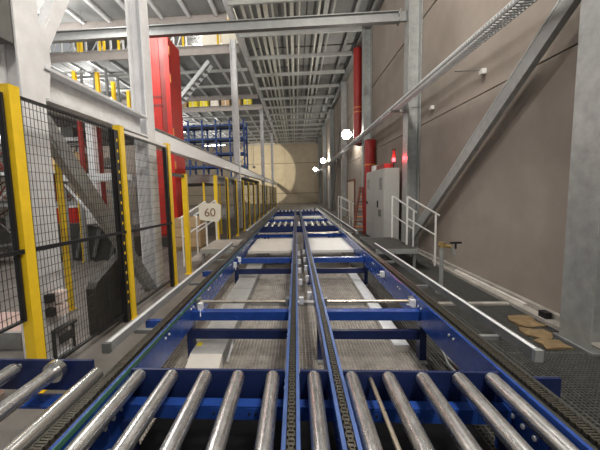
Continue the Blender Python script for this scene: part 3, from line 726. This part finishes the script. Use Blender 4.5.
mezz('lower mezzanine deck with yellow rail posts along its open side', -12.5, -5.4, 8.95, 15.6, 4.05, .25, 7, (-7.2, -6.6, -6.0), [(-5.75, 9.1), (-9, 10.6)], (9.1, 9.9, 10.8, 12, 13.5))
mezz('low grey conveyor platform behind the fence opening', -6.5, -2.9, 11.6, 16.5, 2.0, .3, 5, (), [(-6.3, 11.8), (-3.0, 16.2)])
mezz('far low grey platform behind the far fence', -9, -2.9, 17.5, 26, 2.2, .28, 6, (), [(-8.8, 17.8), (-3.0, 25.8)])
# goods on the decks
def carton(label, x, y, z, sx, sy, sz, m, group):
    t = thing('carton', label, 'carton', (x, y, z), group)
    part('body', MB().box(x-sx/2, x+sx/2, y-sy/2, y+sy/2, z+.001, z+sz), m, t)
    part('tape', MB().box(x-.03, x+.03, y-sy/2-.003, y+sy/2+.003, z+.05, z+sz+.003), 'cover_white', t)
random.seed(11)
CK = (('cardboard', 'brown'), ('pale_goods', 'pale'), ('sticker', 'yellow'))
for k in range(11):
    x = -12.2+k*.86; m, c = CK[(k*2+k//3) % 3]
    carton('%s %s carton on the upper floor, %s from the aisle' % (('low', 'tall', 'middling')[k % 3], c, ('farthest', 'tenth', 'ninth', 'eighth', 'seventh', 'sixth', 'fifth', 'fourth', 'third', 'second', 'nearest')[k]), x, 26.1, 8.33, .62, .6, (.55, 1.0, .75)[k % 3], m, 'cartons on the upper floor')
t = thing('partition', 'large pale partition panel on the upper floor seen through the open shaft', 'partition', (-3.6, 17.5, 8.33))
part('panel', MB().box(-4.7, -3.75, 17.5, 17.58, 8.331, 11), 'partition_cream', t); part('panel', MB().box(-3.7, -2.5, 17.5, 17.58, 8.331, 11), 'partition_cream', t)
part('post', MB().box(-3.74, -3.71, 17.46, 17.5, 8.331, 11), 'yellow', t)
t = thing('upper_railing', 'yellow railing posts on the edge of the upper floor above the hall', 'railing', (-7, 15.4, 8.33))
for x in (-10.0, -9.85, -8.95, -8.75, -8.05, -6.9, -5.7, -5.0, -3.4): part('post', MB().box(x-.045, x+.045, 15.33, 15.42, 8.331, 9.35), 'yellow', t)
part('rail', MB().box(-13, -2.5, 15.35, 15.40, 9.35, 9.39), 'yellow', t)
t = thing('steel_lattice', 'grey latticed steel frames on the upper floor behind the yellow railing', 'steel frame', (-8, 17, 8.33))
for k in range(12):
    x = -12.6+k*.66
    part('upright', MB().box(x-.04, x+.04, 16.9, 17.0, 8.331, 11.2), 'galv_light', t)
    part('diagonal', MB().obox((x, 16.95, 8.6), (x+.62, 16.95, 9.5 if k % 2 else 10.2), .05, .05), 'galv_light', t)
for z in (9.0, 9.9, 10.8): part('rail', MB().box(-12.7, -5.0, 16.92, 16.98, z, z+.08), 'galv', t)
# racking
def rack(label, x0, n, bay, y0, dep, levels, ztop, mu, mbm, z0=0, group=None, brace_=True):
    t = thing('storage_rack', label, 'rack', (x0+n*bay/2, y0, z0), group)
    for k in range(n+1):
        x = x0+k*bay
        for y in (y0, y0+dep): part('upright', MB().box(x-.05, x+.05, y-.05, y+.05, z0+.001, ztop), mu, t)
        if brace_:
            z = z0+.3; s = 0
            while z+1 < ztop:
                part('side_brace', MB().obox((x, y0 if s else y0+dep, z), (x, y0+dep if s else y0, z+1), .03, .03), mu, t); z += 1; s = 1-s
    for z in levels:
        for y in (y0, y0+dep):
            part('beam', MB().box(x0+.05, x0+n*bay-.05, y-.03, y+.03, z-.1, z), mbm, t)
        part('shelf', MB().box(x0+.05, x0+n*bay-.05, y0+.03, y0+dep-.03, z-.02, z), 'galv_dark', t)
    for k in range(n):
        x = x0+k*bay
        if brace_ and k % 2 == 0:
            for a, b in zip(levels[:-1], levels[1:]):
                part('cross_brace', MB().obox((x+.05, y0+dep+.04, a), (x+bay-.05, y0+dep+.04, b-.1), .02, .035), mu, t)
                part('cross_brace', MB().obox((x+.05, y0+dep+.06, b-.1), (x+bay-.05, y0+dep+.06, a), .02, .035), mu, t)
    return t
rack('blue steel racking standing on the far platform under the rear deck', -7.4, 5, .86, 20.2, 1.2, (3.3, 4.1, 5.0, 5.8), 6.1, 'rack_blue', 'rack_blue', 2.48)
rack('grey pallet rack with red uprights deep in the hall', -10.5, 3, 1.5, 9.0, .9, (.6, 1.5, 2.4, 3.3), 4.0, 'red_dark', 'galv')
rack('grey steel rack behind the first bay of fence', -13.0, 4, 1.5, 7.0, 1.0, (.5, 1.6, 2.7, 3.8, 4.9, 6.0), 7.4, 'galv', 'galv_light')
rack('tall grey rack against the far left side of the hall', -14.6, 4, 1.3, 16.5, 1.1, (.6, 1.9, 3.2, 4.5, 5.8, 7.0), 8.0, 'galv', 'galv_light')
RK = (('red upright rack', 9.45, (-9.75, -8.25, -6.75), (.6, 1.5, 2.4, 3.3)), ('grey rack behind the fence', 7.5, (-12.2, -10.8, -9.3, -7.8), (.5, 1.6, 2.7, 3.8, 4.9)), ('tall far left rack', 17.0, (-14.0, -12.7, -11.4, -10.1), (.6, 1.9, 3.2, 4.5)))
COLN = (('cardboard', 'brown'), ('pale_goods', 'pale'), ('machine_dark', 'black'), ('cardboard', 'brown'), ('galv', 'grey'), ('red_dark', 'dark red'))
for rn, y, xs, zs in RK:
    for bi, x in enumerate(xs):
        for li, z in enumerate(zs):
            if random.random() < .25: continue
            m, c = random.choice(COLN)
            bay = ('leftmost', 'second', 'third', 'rightmost')[bi] if bi < len(xs)-1 else 'rightmost'
            carton('%s carton on the %s shelf, %s bay of the %s' % (c, ('lowest', 'second', 'third', 'fourth', 'fifth')[li], bay, rn), x+random.uniform(-.1, .1), y, z, random.uniform(.6, .95), .65, random.uniform(.3, .55), m, 'cartons on the '+rn)
# machinery at floor level
t = thing('dark_machine', 'low dark machine on the hall floor behind the near fence', 'machine', (-5.2, 8.3, 0))
part('body', MB().prism([(-6.8, .001), (-4.2, .001), (-4.2, .55), (-4.6, .75), (-5.4, .95), (-6.6, .95), (-6.8, .7)], 'y', 7.9, 8.8), 'machine_dark', t)
for k in range(5): part('pipe', MB().tube((-6.5+k*.45, 7.85, .1), (-6.3+k*.45, 7.85, .8), .05, 10), 'galv_dark', t)
part('control_box', MB().box(-5.3, -4.9, 7.8, 7.9, .95, 1.3), 'galv_light', t)
t = thing('storage_crate', 'red crate with a white lid on top of the dark machine', 'crate', (-6.1, 8.35, .951))
part('body', MB().box(-6.4, -5.8, 8.2, 8.5, .951, 1.35), 'red', t); part('lid', MB().box(-6.42, -5.78, 8.18, 8.52, 1.35, 1.4), 'white', t)
t = thing('transfer_platform', 'light grey twin beam platform on posts behind the near fence', 'platform', (-4.5, 7.2, 0))
for yy in (6.9, 7.5): part('beam', MB().box(-5.2, -3.85, yy-.05, yy+.05, 1.98, 2.12), 'galv_light', t)
for k in range(6): part('roller', MB().tube((-5.1+k*.23, 6.95, 2.09), (-5.1+k*.23, 7.45, 2.09), .04, 10), 'roller_steel', t)
for xx in (-5.1, -3.95):
    for yy in (6.9, 7.5): part('leg', MB().box(xx-.04, xx+.04, yy-.04, yy+.04, .001, 1.98), 'galv', t)
part('brace', MB().obox((-5.05, 6.9, 1.9), (-4.0, 6.9, .6), .04, .04), 'galv_light', t)
t = thing('lattice_stair', 'pale inclined lattice stair hanging under the upper floor', 'stair', (-5.0, 16, 6))
for yy in (15.9, 16.5): part('stringer', MB().obox((-6.0, yy, 5.7), (-4.0, yy, 7.86), .05, .16), 'galv_light', t)
for k in range(9): part('tread', MB().box(-5.95+k*.2, -5.75+k*.2, 15.93, 16.47, 5.80+k*.21, 5.83+k*.21), 'galv', t)
part('hanger', MB().box(-6.02, -5.96, 16.16, 16.22, 5.7, 8.219), 'galv_light', t)
t = thing('stack_of_goods', 'brown stacked goods behind the left handrails', 'goods stack', (-3.2, 9.4, 0))
for k in range(3): part('layer', MB().box(-3.5, -2.75, 9.1, 9.7, .12+k*.28, .385+k*.28), 'cardboard', t)
part('pallet', MB().box(-3.55, -2.7, 9.05, 9.75, .001, .12), 'board_brown', t)
# hanging tube lamps of the hall and of the aisle, and the added fill lamps of the upper floor
LAB = ('tube lamp hanging over the hall outside the fence', 'tube lamp hanging over the lower deck', 'tube lamp over the far left racks', 'tube lamp beyond the rear upper deck', 'tube lamp near the end wall', 'short tube lamp over the red upright rack', 'tube lamp in front of the red mast under the roof',
       'first added fill tube lamp under the roof of the upper floor', 'second added fill tube lamp under the roof of the upper floor', 'aisle tube lamp far behind the camera', 'aisle tube lamp straight above the camera', 'aisle tube lamp just outside the top of the picture')
for i, (x, y, z, pw) in enumerate(HALL_LAMPS+UPPER_FILL+AISLE_LAMPS):
    hw = 1.2 if i < 9 else .1; hl = .1 if i < 9 else 1.2
    t = thing('batten_lamp', LAB[i], 'lamp', (x, y, z))
    part('housing', MB().box(x-hw, x+hw, y-hl, y+hl, z, z+.06), 'white', t)
    if i < 9: part('tube', MB().tube((x-1.15, y, z-.04), (x+1.15, y, z-.04), .03, 10), 'tube_face', t)
    else: part('tube', MB().tube((x, y-1.15, z-.04), (x, y+1.15, z-.04), .03, 10), 'tube_face', t)
    top = {5: 4.05, 7: 12.6, 8: 12.6}.get(i, 8.2)
    for q in (-.8, .8): part('hanger', MB().tube((x+hw*q, y+hl*q, z+.06), (x+hw*q, y+hl*q, top), .008, 6), 'galv_dark', t)
